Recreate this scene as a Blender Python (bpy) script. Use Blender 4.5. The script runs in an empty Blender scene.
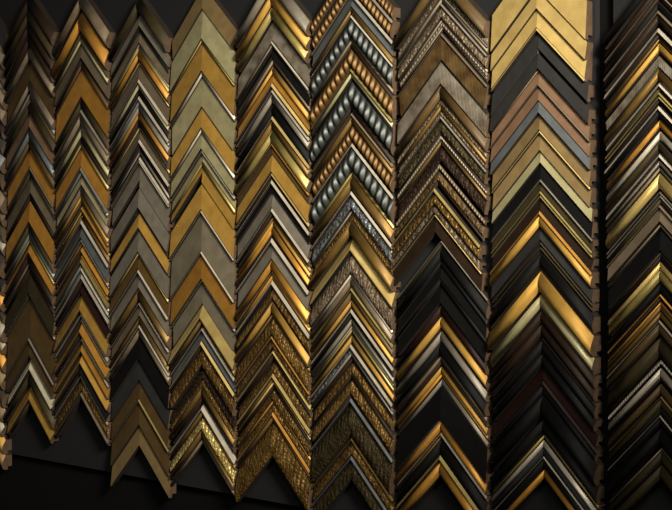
import bpy, math, random
from mathutils import Vector
random.seed(7)
C = bpy.context.scene.collection

# ---------------------------------------------------------------- camera model
TH = math.radians(44.0); FPX = 1360.0; DIST = 2.415; CX, CY = 336.0, 255.0
HZ = 1.5           # camera height
FRONT = -0.020     # front plane of the mouldings (wall face is y = 0)
sT, cT = math.sin(TH), math.cos(TH)
def u_of(px): X = px - CX; return X * DIST / (FPX * cT + X * sT)
def z_of(u): return DIST - u * sT
def h_of(px_y, u): return HZ + (CY - px_y) * z_of(u) / FPX
def v_of(n, u): return n * z_of(u) / FPX

# ---------------------------------------------------------------- materials
def srgb(c): return tuple(((x/12.92) if x <= .04045 else ((x+.055)/1.055)**2.4) for x in c)
PAL = {  # letter: (name, colour, metallic, roughness)
 'g': ('gold',            (.84,.66,.31), .36, .54),
 'o': ('orange gold',     (.84,.61,.26), .45, .46),
 'a': ('antique gold',    (.51,.40,.20), .50, .46),
 'y': ('greenish gold',   (.74,.67,.40), .50, .42),
 'Y': ('bright gold',     (.98,.86,.54), .50, .42),
 's': ('silver grey',     (.60,.57,.51), .35, .46),
 'S': ('bright silver',   (.86,.82,.74), .35, .38),
 'w': ('taupe',           (.55,.49,.40), .35, .45),
 'k': ('black',           (.052,.052,.048), .0, .62),
 'n': ('dark brown',      (.18,.125,.08), .0, .55),
 'r': ('dark mahogany',   (.14,.06,.045), .0, .5),
 'b': ('brown wood',      (.37,.29,.155), .10, .50),
 'c': ('reddish brown',   (.54,.42,.32), .10, .55),
 'u': ('blue grey silver',(.52,.55,.56), .50, .38),
 'e': ('dark olive',      (.27,.24,.15), .15, .50),
 'G': ('pale sage silver',(.76,.73,.55), .25, .42),
 'm': ('charcoal',        (.21,.21,.21), .0, .70),
 'W': ('cream white',     (.99,.95,.82), .20, .40),
 'A': ('old gold',        (.42,.31,.14), .45, .45),
 'q': ('antiqued silver', (.27,.29,.28), .45, .40),
 'P': ('pale gold',       (.80,.69,.42), .15, .55),
 'd': ('warm grey',       (.58,.54,.45), .25, .50),
 'T': ('tan',             (.58,.49,.32), .15, .55),
}
def new_mat(name):
    m = bpy.data.materials.new(name); m.use_nodes = True
    nt = m.node_tree; return m, nt, nt.nodes['Principled BSDF']
MATS = {}
def mat(letter, kind):
    key = (letter, kind)
    if key in MATS: return MATS[key]
    name, col, met, rough = PAL[letter]
    m, nt, b = new_mat((name + '_' + kind).replace(' ', '_'))
    N, L = nt.nodes.new, nt.links.new
    if kind == 'polished': met = min(.9, met + .12)
    b.inputs['Metallic'].default_value = met
    if letter in 'knrem': b.inputs['Specular IOR Level'].default_value = .25
    tc = N('ShaderNodeTexCoord'); oi = N('ShaderNodeObjectInfo')
    add = N('ShaderNodeVectorMath'); add.operation = 'ADD'
    mul = N('ShaderNodeMath'); mul.operation = 'MULTIPLY'; mul.inputs[1].default_value = 7.0
    L(oi.outputs['Random'], mul.inputs[0]); L(tc.outputs['Object'], add.inputs[0]); L(mul.outputs[0], add.inputs[1])
    n1 = N('ShaderNodeTexNoise'); n1.inputs['Scale'].default_value = 45; n1.inputs['Detail'].default_value = 4
    L(add.outputs[0], n1.inputs['Vector'])
    ramp = N('ShaderNodeValToRGB')
    c = srgb(col)
    amt = .16 if kind in ('plain', 'polished') else .5
    ramp.color_ramp.elements[0].position = .32; ramp.color_ramp.elements[1].position = .68
    ramp.color_ramp.elements[0].color = (c[0]*(1-amt), c[1]*(1-amt*1.15), c[2]*(1-amt*1.3), 1)
    ramp.color_ramp.elements[1].color = (min(1, c[0]*(1+amt*.4)), min(1, c[1]*(1+amt*.4)), min(1, c[2]*(1+amt*.4)), 1)
    L(n1.outputs['Fac'], ramp.inputs['Fac'])
    # a small change of tone from one sample to the next
    hs = N('ShaderNodeHueSaturation')
    mr = N('ShaderNodeMapRange'); mr.inputs['To Min'].default_value = .82; mr.inputs['To Max'].default_value = 1.15
    L(oi.outputs['Random'], mr.inputs['Value']); L(mr.outputs[0], hs.inputs['Value'])
    L(ramp.outputs[0], hs.inputs['Color']); L(hs.outputs[0], b.inputs['Base Color'])
    rr = N('ShaderNodeMapRange'); rr.inputs['To Min'].default_value = rough-.06; rr.inputs['To Max'].default_value = rough+.12
    L(n1.outputs['Fac'], rr.inputs['Value']); L(rr.outputs[0], b.inputs['Roughness'])
    bump = N('ShaderNodeBump'); bump.inputs['Distance'].default_value = .001
    if kind == 'carved':
        v = N('ShaderNodeTexVoronoi'); v.inputs['Scale'].default_value = 190; L(add.outputs[0], v.inputs['Vector'])
        bump.inputs['Strength'].default_value = .8; bump.inputs['Distance'].default_value = .0025; bump.invert = True
        L(v.outputs['Distance'], bump.inputs['Height'])
    elif kind == 'hatched':
        w = N('ShaderNodeTexWave'); w.inputs['Scale'].default_value = 110; w.bands_direction = 'X'; w.inputs['Distortion'].default_value = .6
        L(tc.outputs['Object'], w.inputs['Vector'])
        bump.inputs['Strength'].default_value = .35; bump.inputs['Distance'].default_value = .001
        L(w.outputs['Fac'], bump.inputs['Height'])
    else:
        n2 = N('ShaderNodeTexNoise'); n2.inputs['Scale'].default_value = 300; L(add.outputs[0], n2.inputs['Vector'])
        bump.inputs['Strength'].default_value = .15; L(n2.outputs['Fac'], bump.inputs['Height'])
    L(bump.outputs[0], b.inputs['Normal'])
    MATS[key] = m; return m
def raw_wood(name, c0, c1):
    m, nt, b = new_mat(name)
    N, L = nt.nodes.new, nt.links.new
    tc = N('ShaderNodeTexCoord'); n = N('ShaderNodeTexNoise'); n.inputs['Scale'].default_value = 120
    r = N('ShaderNodeValToRGB'); r.color_ramp.elements[0].color = (*c0,1); r.color_ramp.elements[1].color = (*c1,1)
    L(tc.outputs['Object'], n.inputs['Vector']); L(n.outputs['Fac'], r.inputs['Fac']); L(r.outputs[0], b.inputs['Base Color'])
    b.inputs['Roughness'].default_value = .8
    return m
RAW = raw_wood('raw_end_grain', (.055,.032,.017), (.14,.085,.045))
SIDE = raw_wood('shaded_side_wood', (.012,.008,.005), (.035,.022,.013))  # raw side wood, colour darkened so slots between samples look shaded
def cloth(name, col):
    m, nt, b = new_mat(name)
    N, L = nt.nodes.new, nt.links.new
    tc = N('ShaderNodeTexCoord'); n = N('ShaderNodeTexNoise'); n.inputs['Scale'].default_value = 400
    r = N('ShaderNodeValToRGB'); r.color_ramp.elements[0].color = (*[x*.8 for x in col],1); r.color_ramp.elements[1].color = (*[x*1.2 for x in col],1)
    L(tc.outputs['Object'], n.inputs['Vector']); L(n.outputs['Fac'], r.inputs['Fac']); L(r.outputs[0], b.inputs['Base Color'])
    bp = N('ShaderNodeBump'); bp.inputs['Strength'].default_value = .3; bp.inputs['Distance'].default_value = .001
    L(n.outputs['Fac'], bp.inputs['Height']); L(bp.outputs[0], b.inputs['Normal'])
    b.inputs['Roughness'].default_value = .95; b.inputs['Specular IOR Level'].default_value = .15
    return m

# ---------------------------------------------------------------- moulding geometry
def profile(shape, a, s, wp, seed):
    """height above the rail's base of a strip at a (0 outer .. 1 inner), s metres along"""
    e = min(a, 1-a)
    if shape == 't': return .0003 + min(.0030, .7*wp)*min(1, a/.8)
    if shape == 'f':
        rise = min(.0046, .25*wp); return -.0008 - .5*rise + rise*a
    if shape == 'x':
        rise = min(.0095, .8*wp); return -.5*rise + rise*min(1, a/.9)
    rnd = math.sin(math.pi * a**1.45) ** .8 if 0 < a < 1 else 0
    if shape == 'r': return -.0015 + .34*wp*rnd + .16*wp*a
    if shape == 'o':
        lam = max(wp*.62, .004)
        return -.001 + wp*rnd*(.24 + .13*math.sin(2*math.pi*(s/lam + a*.45)))
    if shape == 'p':
        lam = max(wp*1.25, .0035)
        return -.001 + wp*rnd*(.10 + .34*abs(math.sin(math.pi*s/lam)))
    if shape == 'c':
        k = 2*math.pi/.0085
        n = math.sin(s*k + 3*math.sin(a*5+seed))*math.cos(a*9 + s*k*.37 + seed)
        return -.001 - .5*min(.006, .34*wp) + min(.006, .34*wp)*a + wp*(.10*rnd) + .0011*n*(1 if e > .01 else 0)
    if shape == 'h': return -.0008 + .10*wp*a
    return 0
NV = {'t':3, 'f':3, 'x':3, 'r':8, 'o':7, 'p':6, 'c':9, 'h':3}
def strip_mesh(name, side, R, k, v0, v1, base, shape, m, seed, rebate=False):
    """one run of moulding on one leg: vertical offsets v0..v1 under the apex line"""
    wp = (v1-v0)/math.sqrt(2)
    nv = NV[shape]
    aa = [i/nv for i in range(nv+1)]
    if shape in 'tfhx': aa = [0, .06, .9, 1]
    length = R*math.sqrt(2)
    ns = 1 if shape in 'tfrhx' else min(150, int(length/({'o':.0011,'p':.0008,'c':.0016}[shape])))
    verts, faces, mi = [], [], []
    na = len(aa)
    for j in range(ns+1):
        for a in aa:
            v = v0 + (v1-v0)*a
            Rv = R - k*v
            s = Rv*j/ns
            h = base + profile(shape, a, s*math.sqrt(2) if ns > 1 else 0, wp, seed)
            verts.append((side*s, -h, -v - s))
    nf = len(verts)
    rb = min(.6, .0075/(v1-v0)); nb = 4 if rebate else 2      # back corners: the rebate that holds the glass
    for j in range(ns+1):
        for a, y in (((0, 0), (1-rb, 0), (1-rb, -.011), (1, -.011)) if rebate else ((0, 0), (1, 0))):
            v = v0 + (v1-v0)*a; s = (R-k*v)*j/ns
            verts.append((side*s, y, -v - s))
    def F(*f, i=0):
        faces.append(f if side > 0 else f[::-1]); mi.append(i)
    for j in range(ns):
        for i in range(na-1):
            p = j*na+i; F(p, p+1, p+1+na, p+na)
        b0 = nf+nb*j
        F(j*na, (j+1)*na, b0+nb, b0, i=2)
        F(j*na+na-1, b0+nb-1, b0+2*nb-1, (j+1)*na+na-1, i=2)
        for q in range(nb-1): F(b0+q, b0+nb+q, b0+nb+q+1, b0+q+1, i=2)
    F(*([nf+q for q in range(nb)] + [i for i in range(na-1, -1, -1)]), i=1)
    F(*([nf+nb*ns+q for q in range(nb-1, -1, -1)] + [ns*na+i for i in range(na)]), i=1)
    me = bpy.data.meshes.new(name)
    me.from_pydata(verts, [], faces)
    me.materials.append(m); me.materials.append(RAW); me.materials.append(SIDE)
    me.polygons.foreach_set('material_index', mi)
    if shape in 'rocp':
        sm = [False]*len(faces)
        q = 0
        for j in range(ns):
            for i in range(na-1): sm[q] = True; q += 1
            q += 1 + nb
        me.polygons.foreach_set('use_smooth', sm)
    me.validate(); me.update()
    return me

SHAPEWORD = {'f':'flat', 'x':'slanted', 'r':'rounded', 'c':'carved', 'o':'rope-carved', 'h':'hatched', 'p':'pearl-beaded', 't':'thin raised'}
def parse(spec):
    out = []
    for tok in spec.split():
        col = tok[0]; rest = tok[1:]
        sh = 'r'
        if rest[-1].isalpha(): sh = rest[-1]; rest = rest[:-1]
        out.append([col, float(rest), sh])
    return out
def describe(st):
    main = max(st, key=lambda q: q[1]); tot = sum(q[1] for q in st)
    size = 'narrow ' if tot < 9 else ('wide ' if tot > 24 else '')
    d = size + SHAPEWORD[main[2]] + ' ' + PAL[main[0]][0]
    oth = [q for q in st if q[0] != main[0] and q[1] > 1.5]
    if oth: d += ' with ' + PAL[max(oth, key=lambda q: (q[2] in 'top', q[1]))[0]][0] + ' edge'
    return d, PAL[main[0]][0]

COLNAME = {0:'sliver column at left edge', 1:'first full column from left', 2:'second full column from left', 3:'third full column from left', 4:'fourth full column from left',
           5:'fifth full column from left', 6:'sixth full column from left', 7:'seventh full column from left', 8:'eighth full column from left', 9:'rightmost column'}
COLS = {
0: dict(L=(-44,-44), R=(4.5,4.5), s=[(-6,"m18f"),(13,"w16"),(32,"w14f"),(49,"s4t w15"),(70,"w14"),(86,"r12"),(100,"m14"),(116,"u16"),(134,"e14 k4"),(154,"w16"),(172,"b12"),(186,"e12"),(200,"s12"),(214,"n20"),(236,"k14"),(252,"o16"),(270,"n8"),(280,"s16"),(298,"w12"),(312,"o14"),(328,"T16"),(346,"n14"),(362,"T14"),(378,"s12"),(391,"g14"),(406,"a14")]),
1: dict(L=(5.5,5.5), R=(54,54), s=[(-6,"n14"),(9,"e12"),(22,"n11"),(34,"n11"),(46,"w12"),(59,"b21f"),(81,"w9"),(91,"u5 b6"),(102,"e10"),(112,"c14f"),(127,"u11"),(139,"b8"),(147,"o19f w3t"),(170,"e6 w16f n7"),(201,"o20f"),(222,"e9 u7"),(239,"y3 o10x"),(253,"n9 w3"),(266,"n7"),(274,"e18f"),(293,"S2t b42f"),(338,"s2t b15f"),(357,"W12x n2",dict(k=.4)),(372,"e11"),(384,"g15x e5",dict(k=.3))]),
2: dict(L=(55,55), R=(108.5,108.5), s=[(-8,"w16"),(12,"o18"),(31,"e7"),(38,"G5 w14f"),(58,"n5"),(63,"b5 o28f"),(97,"e11"),(109,"s3t w11"),(124,"s2t G9"),(136,"n6"),(143,"y4 o19f"),(167,"s3t u5 G9f"),(185,"w9"),(195,"g5 a4"),(204,"o5x y3"),(213,"a6"),(220,"S3t u14x"),(238,"S3t a4"),(246,"o5x n2 o4x"),(258,"y4x"),(263,"u4 S3t u3"),(274,"S4t n5"),(284,"r8x"),(293,"g17x"),(312,"S4t w5x"),(322,"o10x n4"),(338,"S2t o11x"),(353,"g10x n2"),(365,"k8x"),(374,"S3t a13c"),(391,"w4x n2")]),
3: dict(L=(109.8,109.8), R=(168.5,168.5), s=[(-4,"e16"),(14,"s11f"),(27,"k4 w11f"),(43,"s3"),(46,"y4 o9 n2"),(62,"y2 w14f"),(79,"S3t G6 k7"),(96,"S3t u4 s8"),(112,"o6 n7"),(126,"y3 w9f"),(139,"S3t k5 n3"),(151,"s3 k3 S3t"),(160,"S2t s25f",dict(cutL=7)),(188,"s19f"),(208,"k4"),(213,"g14f k3"),(231,"s20f"),(252,"y3 a13f"),(269,"S3t s15f"),(288,"a11 k2"),(302,"S2t w11f k2"),(318,"a5"),(324,"S3t w9"),(337,"k21f"),(359,"m20f"),(380,"b18f"),(399,"y2t b23f"),(425,"T20f")]),
4: dict(L=(170,170), R=(234.5,234.5), s=[(-14,"T22f"),(9,"G29f"),(39,"y3 g28f"),(71,"S5 G30f"),(107,"g20f"),(128,"S4 G16f"),(149,"S3t G9f"),(162,"y4 g16f",dict(cutL=9)),(183,"g26f"),(210,"S2t d38f"),(251,"S2t o25f"),(279,"S2t d22f"),(304,"Y14x a6"),(325,"k2 S3t u10f"),(341,"Y3t n3 a18c"),(366,"n12c"),(379,"a7c a9 n6"),(404,"S6x a6"),(417,"Y12c a8"),(438,"w5")]),
5: dict(L=(236.3,236.3), R=(309.5,309.5), s=[(-26,"s16"),(-9,"g14 y14"),(20,"k2 s18h"),(41,"S2t w3 k3"),(50,"k7f"),(58,"w5 n3"),(67,"g6 o9f"),(83,"Y3t k2"),(89,"S3t s10"),(103,"k12"),(116,"Y3t a10"),(130,"y12"),(143,"o2t b8f"),(154,"g17f"),(172,"Y3t n4"),(180,"S3t k8f"),(192,"s15f"),(208,"S3t n4"),(216,"a4 g6"),(227,"o7 k3"),(238,"S4t s16f"),(259,"o11"),(271,"Y2t o6"),(280,"S4t k3"),(288,"a10c n3"),(302,"g10"),(313,"a4"),(318,"a16c"),(335,"o3t a9c"),(348,"Y5x n7"),(361,"a11c"),(373,"Y4t a4 Y3 n5"),(390,"a9c"),(400,"o3 a8c"),(412,"o3t a6"),(422,"a34c")]),
6: dict(L=(311.3,311.3), R=(393,393), s=[(-42,"A14o"),(-28,"s3t A16o"),(-8,"S3t u11f"),(8,"a6"),(15,"S2t q21o w5"),(44,"n4 A19o"),(68,"y3t"),(71,"G6 k4 q23o"),(105,"n6"),(112,"w3t a9 A17o"),(143,"S3t q24o"),(171,"y4 a14"),(191,"S3t u14c"),(209,"s3 a8c"),(221,"a14"),(236,"Y14x"),(251,"k2 w19c"),(273,"S4 w9"),(287,"y3t b9"),(300,"g6 n2"),(309,"S3t k6 s6"),(325,"s3"),(329,"y3 n3 g7"),(344,"S3t u5c s4"),(357,"n4 a12c"),(374,"n4"),(379,"a14c n4"),(398,"u3t e34c"),(437,"a3t a14c"),(456,"u3t e20c")]),
7: dict(L=(397,397), R=(487,487), s=[(-30,"b16"),(-14,"w8c s2t w6"),(3,"s2t w12c"),(18,"s3 w5p s2 n3"),(33,"w2t b24h"),(60,"k2 s21h"),(84,"b14"),(99,"w5c a6 w5c"),(116,"s2t e13c"),(132,"n3 s4p"),(140,"a5 n16c"),(164,"w6p",dict(dx=-2.5)),(171,"b10c n6",dict(dx=-4)),(188,"y3t a12c",dict(dx=-6)),(205,"w9c",dict(dx=-7)),(214,"Y2t n24f",dict(dx=-6)),(240,"s2t e3 k15"),(261,"k4 k13f"),(279,"k5 k18f"),(303,"r12"),(316,"g11 n3"),(331,"s10"),(342,"k12"),(355,"w5 n5"),(366,"g7 o4"),(379,"s6"),(386,"k32f"),(419,"w2 o10"),(432,"s3t a3 k16"),(455,"y4t n2 o14")]),
8: dict(L=(489.5,492), R=(587,599), s=[(-50,"P38f"),(-10,"P18f P19f Y3t"),(31,"m23f",dict(cutR=6)),(54,"m14f"),(68,"w2 c13f"),(83,"w2t c15f"),(100,"u12f"),(113,"T16f"),(130,"Y2t T18f"),(150,"G12f"),(163,"k15f"),(179,"s2t e9f"),(191,"y2t k2 y2t"),(198,"n12f"),(211,"o3t g12"),(227,"m12f k2"),(242,"e2t k3 e2t k2"),(253,"k14 e2t"),(271,"g20"),(293,"G14 e2t"),(310,"n12"),(323,"n12"),(337,"r2t k13"),(353,"k12"),(367,"r12f"),(381,"r3t k10"),(395,"k20"),(417,"k16"),(434,"y4"),(440,"S7 m8"),(456,"s2t k10"),(469,"o9")]),
9: dict(L=(604,608), R=(716,716), s=[(-34,"k14"),(-16,"n8 w2t n6"),(2,"k8 w3t n10"),(28,"S4t n6 a3"),(43,"g8 n3"),(56,"s10h e2"),(69,"a11"),(82,"S4t e5"),(92,"y2t k2 y2t n3"),(106,"S3t k8"),(119,"o8 k2"),(131,"S8 k2"),(142,"e8 n2"),(153,"S4t n3"),(161,"s4 k2 w4"),(173,"Y15"),(191,"s2t k2 s2t e7"),(205,"w2t w14f"),(224,"w3"),(230,"k20f"),(252,"e3 r6"),(262,"Y7 y12"),(283,"k9"),(294,"o2t n4"),(302,"o3 a6"),(312,"a6"),(320,"s2t b12"),(336,"e20"),(358,"k2 S4p"),(368,"S9 r4"),(384,"b10"),(396,"a2t e10"),(409,"k6 s2t k8"),(428,"k16"),(448,"w3 e12"),(465,"e14")]),
}
used = set()
def build_column(ci, col):
    S = col['s']; parsed = [parse(x[1]) for x in S]; descs = [describe(p) for p in parsed]
    for i, item in enumerate(S):
        y0 = item[0]; opt = item[2] if len(item) > 2 else {}
        f = min(1.1, max(-.1, y0/474))
        lx = col['L'][0] + (col['L'][1]-col['L'][0])*f + opt.get('dx', 0)
        rx = col['R'][0] + (col['R'][1]-col['R'][0])*f + opt.get('dx', 0)
        uL, uR = u_of(lx), u_of(rx); ua = (uL+uR)/2 + random.uniform(-.0003, .0003)
        half = (uR-uL)/2 - random.uniform(0, .0018)
        st = parsed[i]
        t = bpy.data.objects.new('frame_corner_sample', None); C.objects.link(t)
        t.location = (ua, 0, h_of(y0, ua)); t.empty_display_size = .02
        t.rotation_euler = (0, random.uniform(-.0012, .0012), 0)
        base = .0185 + random.uniform(-.002, .0025)
        # the label
        d, _ = descs[i]
        prev = descs[i-1][1] + ' one' if i else 'wall top'
        nxt = descs[i+1][1] + ' one' if i+1 < len(S) else 'bare board'
        head, _, edge = d.partition(' with ')
        def like(j):
            h2, _, e2 = descs[j][0].partition(' with '); return j != i and h2 == head and (not edge or e2 == edge)
        rivals = [j for j in range(len(S)) if like(j)]
        pv = lambda j: descs[j-1][1] if j else 'wall top'
        nx = lambda j: descs[j+1][1] if j+1 < len(S) else 'bare board'
        core = head + ' sample' + (' with ' + edge if edge else '')
        if not rivals: rel = ''
        elif not any(pv(j) == pv(i) for j in rivals): rel = f' below {pv(i)} one'
        elif not any(nx(j) == nx(i) for j in rivals): rel = f' above {nx(i)} one'
        elif not any(pv(j) == pv(i) and nx(j) == nx(i) for j in rivals): rel = f' between {pv(i)} and {nx(i)}'
        else:
            fam = sorted(rivals + [i]); k_ = fam.index(i)
            rel = ', ' + (['highest', 'second highest', 'third highest', 'fourth highest', 'fifth highest', 'sixth highest'][k_] if k_ < len(fam)-1 else 'lowest') + ' such'
        lab = f'{core}{rel}, {COLNAME[ci]}'
        if len(lab.split()) > 16: lab = lab.replace(' from left', '')
        if len(lab.split()) > 16: lab = lab.replace(' one,', ',')
        if lab in used: print('DUP', lab)
        if len(lab.split()) > 16: print('LONG', lab)
        used.add(lab)
        t['label'] = lab; t['category'] = 'frame sample'
        t['group'] = 'frame corner samples in the ' + COLNAME[ci]
        k = opt.get('k', random.choice([0, 0, .04, .08, .15]))
        avail = (S[i+1][0] - y0 - .35) if i+1 < len(S) else 99
        if i+1 < len(S): avail -= 1.35*abs((S[i+1][2] if len(S[i+1]) > 2 else {}).get('dx', 0) - opt.get('dx', 0))
        tt = sum(q[1] for q in st)
        if tt > avail:                       # samples butt against each other, they never overlap
            for q in st: q[1] *= avail/tt
        main = max(range(len(st)), key=lambda q: st[q][1])
        tot = sum(q[1] for q in st)
        for side in (-1, 1):
            cut = opt.get('cutL' if side < 0 else 'cutR', 0)
            objs = []; acc = 0
            for q, (c, n, sh) in enumerate(st):
                n2 = n
                if cut and q == len(st)-1: n2 = n - cut
                a0, a1 = acc, acc + n2; acc += n
                kind = {'c':'carved', 'h':'hatched', 'x':'polished'}.get(sh, 'plain')
                b = base - .0006*q
                me = strip_mesh('moulding', side, half, k, v_of(a0, ua), v_of(a1, ua), b, sh, mat(c, kind), random.uniform(0, 6), q == len(st)-1)
                objs.append((q, me, c, sh))
            rq = [o for o in objs if o[0] == main][0]
            rail = bpy.data.objects.new('rail', rq[1]); C.objects.link(rail); rail.parent = t
            for q, me, c, sh in objs:
                if q == main: continue
                nm = 'bead' if sh in 'op' else ('outer_lip' if q == 0 else ('inner_lip' if q == len(st)-1 else 'inlay'))
                o = bpy.data.objects.new(nm, me); C.objects.link(o); o.parent = rail if nm == 'inlay' else t
                if c != rq[2]: o['label'] = PAL[c][0] + ' ' + nm.replace('_', ' ')
for ci, col in COLS.items(): build_column(ci, col)

# ---------------------------------------------------------------- the setting
def box(name, x0, x1, y0, y1, z0, z1, m):
    me = bpy.data.meshes.new(name)
    v = [(x, y, z) for x in (x0, x1) for y in (y0, y1) for z in (z0, z1)]
    me.from_pydata(v, [], [(0,1,3,2),(4,6,7,5),(0,4,5,1),(2,3,7,6),(0,2,6,4),(1,5,7,3)])
    me.materials.append(m); o = bpy.data.objects.new(name, me); C.objects.link(o); o['kind'] = 'structure'; return o
zb = h_of(464, u_of(54))
box('wall_back', -3.2, 2.6, .012, .10, 0, 2.9, cloth('black_paint', (.006,.006,.006)))
felt = cloth('charcoal_felt', (.026,.026,.027))
box('trim_1', u_of(-60), u_of(588), 0.0, .012, zb, 2.35, felt)      # felt boards behind the samples, black wall between them
box('trim_2', u_of(606), u_of(712), 0.0, .012, zb-.02, 2.35, felt)
fl = box('floor', -3.2, 4.2, -4.5, .10, -.05, 0, cloth('dark_carpet', (.03,.026,.022)))

# ---------------------------------------------------------------- light
def spot(loc, target, energy, size_deg, blend, col, rad):
    l = bpy.data.lights.new('gallery_spot', 'SPOT'); l.energy = energy; l.spot_size = math.radians(size_deg); l.spot_blend = blend
    l.color = col; l.shadow_soft_size = rad
    o = bpy.data.objects.new('gallery_spot', l); C.objects.link(o); o.location = loc
    o.rotation_euler = (Vector(target)-Vector(loc)).to_track_quat('-Z', 'Y').to_euler(); return o
spot((1.85, -.92, 2.28), (-.24, 0, 1.60), 305, 41, 1.0, (1, .915, .77), .25)
def room_fill(loc, target, energy, sx, sy, col):
    l = bpy.data.lights.new('room_fill', 'AREA'); l.shape = 'RECTANGLE'; l.size = sx; l.size_y = sy; l.energy = energy; l.color = col
    o = bpy.data.objects.new('room_fill', l); C.objects.link(o); o.location = loc
    o.rotation_euler = (Vector(target)-Vector(loc)).to_track_quat('-Z', 'Y').to_euler(); return o
room_fill((2.0, -2.2, 3.0), (.2, 0, 1.5), 18, 1.4, 1.0, (1, .93, .82))  # soft fill added behind the camera so the metals have something to reflect
w = bpy.data.worlds.new('room'); bpy.context.scene.world = w; w.use_nodes = True
w.node_tree.nodes['Background'].inputs[0].default_value = (.9, .88, .85, 1)
w.node_tree.nodes['Background'].inputs[1].default_value = .05

# ---------------------------------------------------------------- camera
cam = bpy.data.cameras.new('camera'); co = bpy.data.objects.new('camera', cam); C.objects.link(co)
cam.sensor_width = 36; cam.lens = 36*FPX/672
co.location = (DIST*sT, FRONT - DIST*cT, HZ)
co.rotation_euler = (Vector((0, FRONT, HZ)) - co.location).to_track_quat('-Z', 'Y').to_euler()
sc = bpy.context.scene; sc.camera = co
sc.view_settings.view_transform = 'Standard'; sc.view_settings.look = 'None'; sc.view_settings.gamma = 1
sc.view_settings.exposure = 0
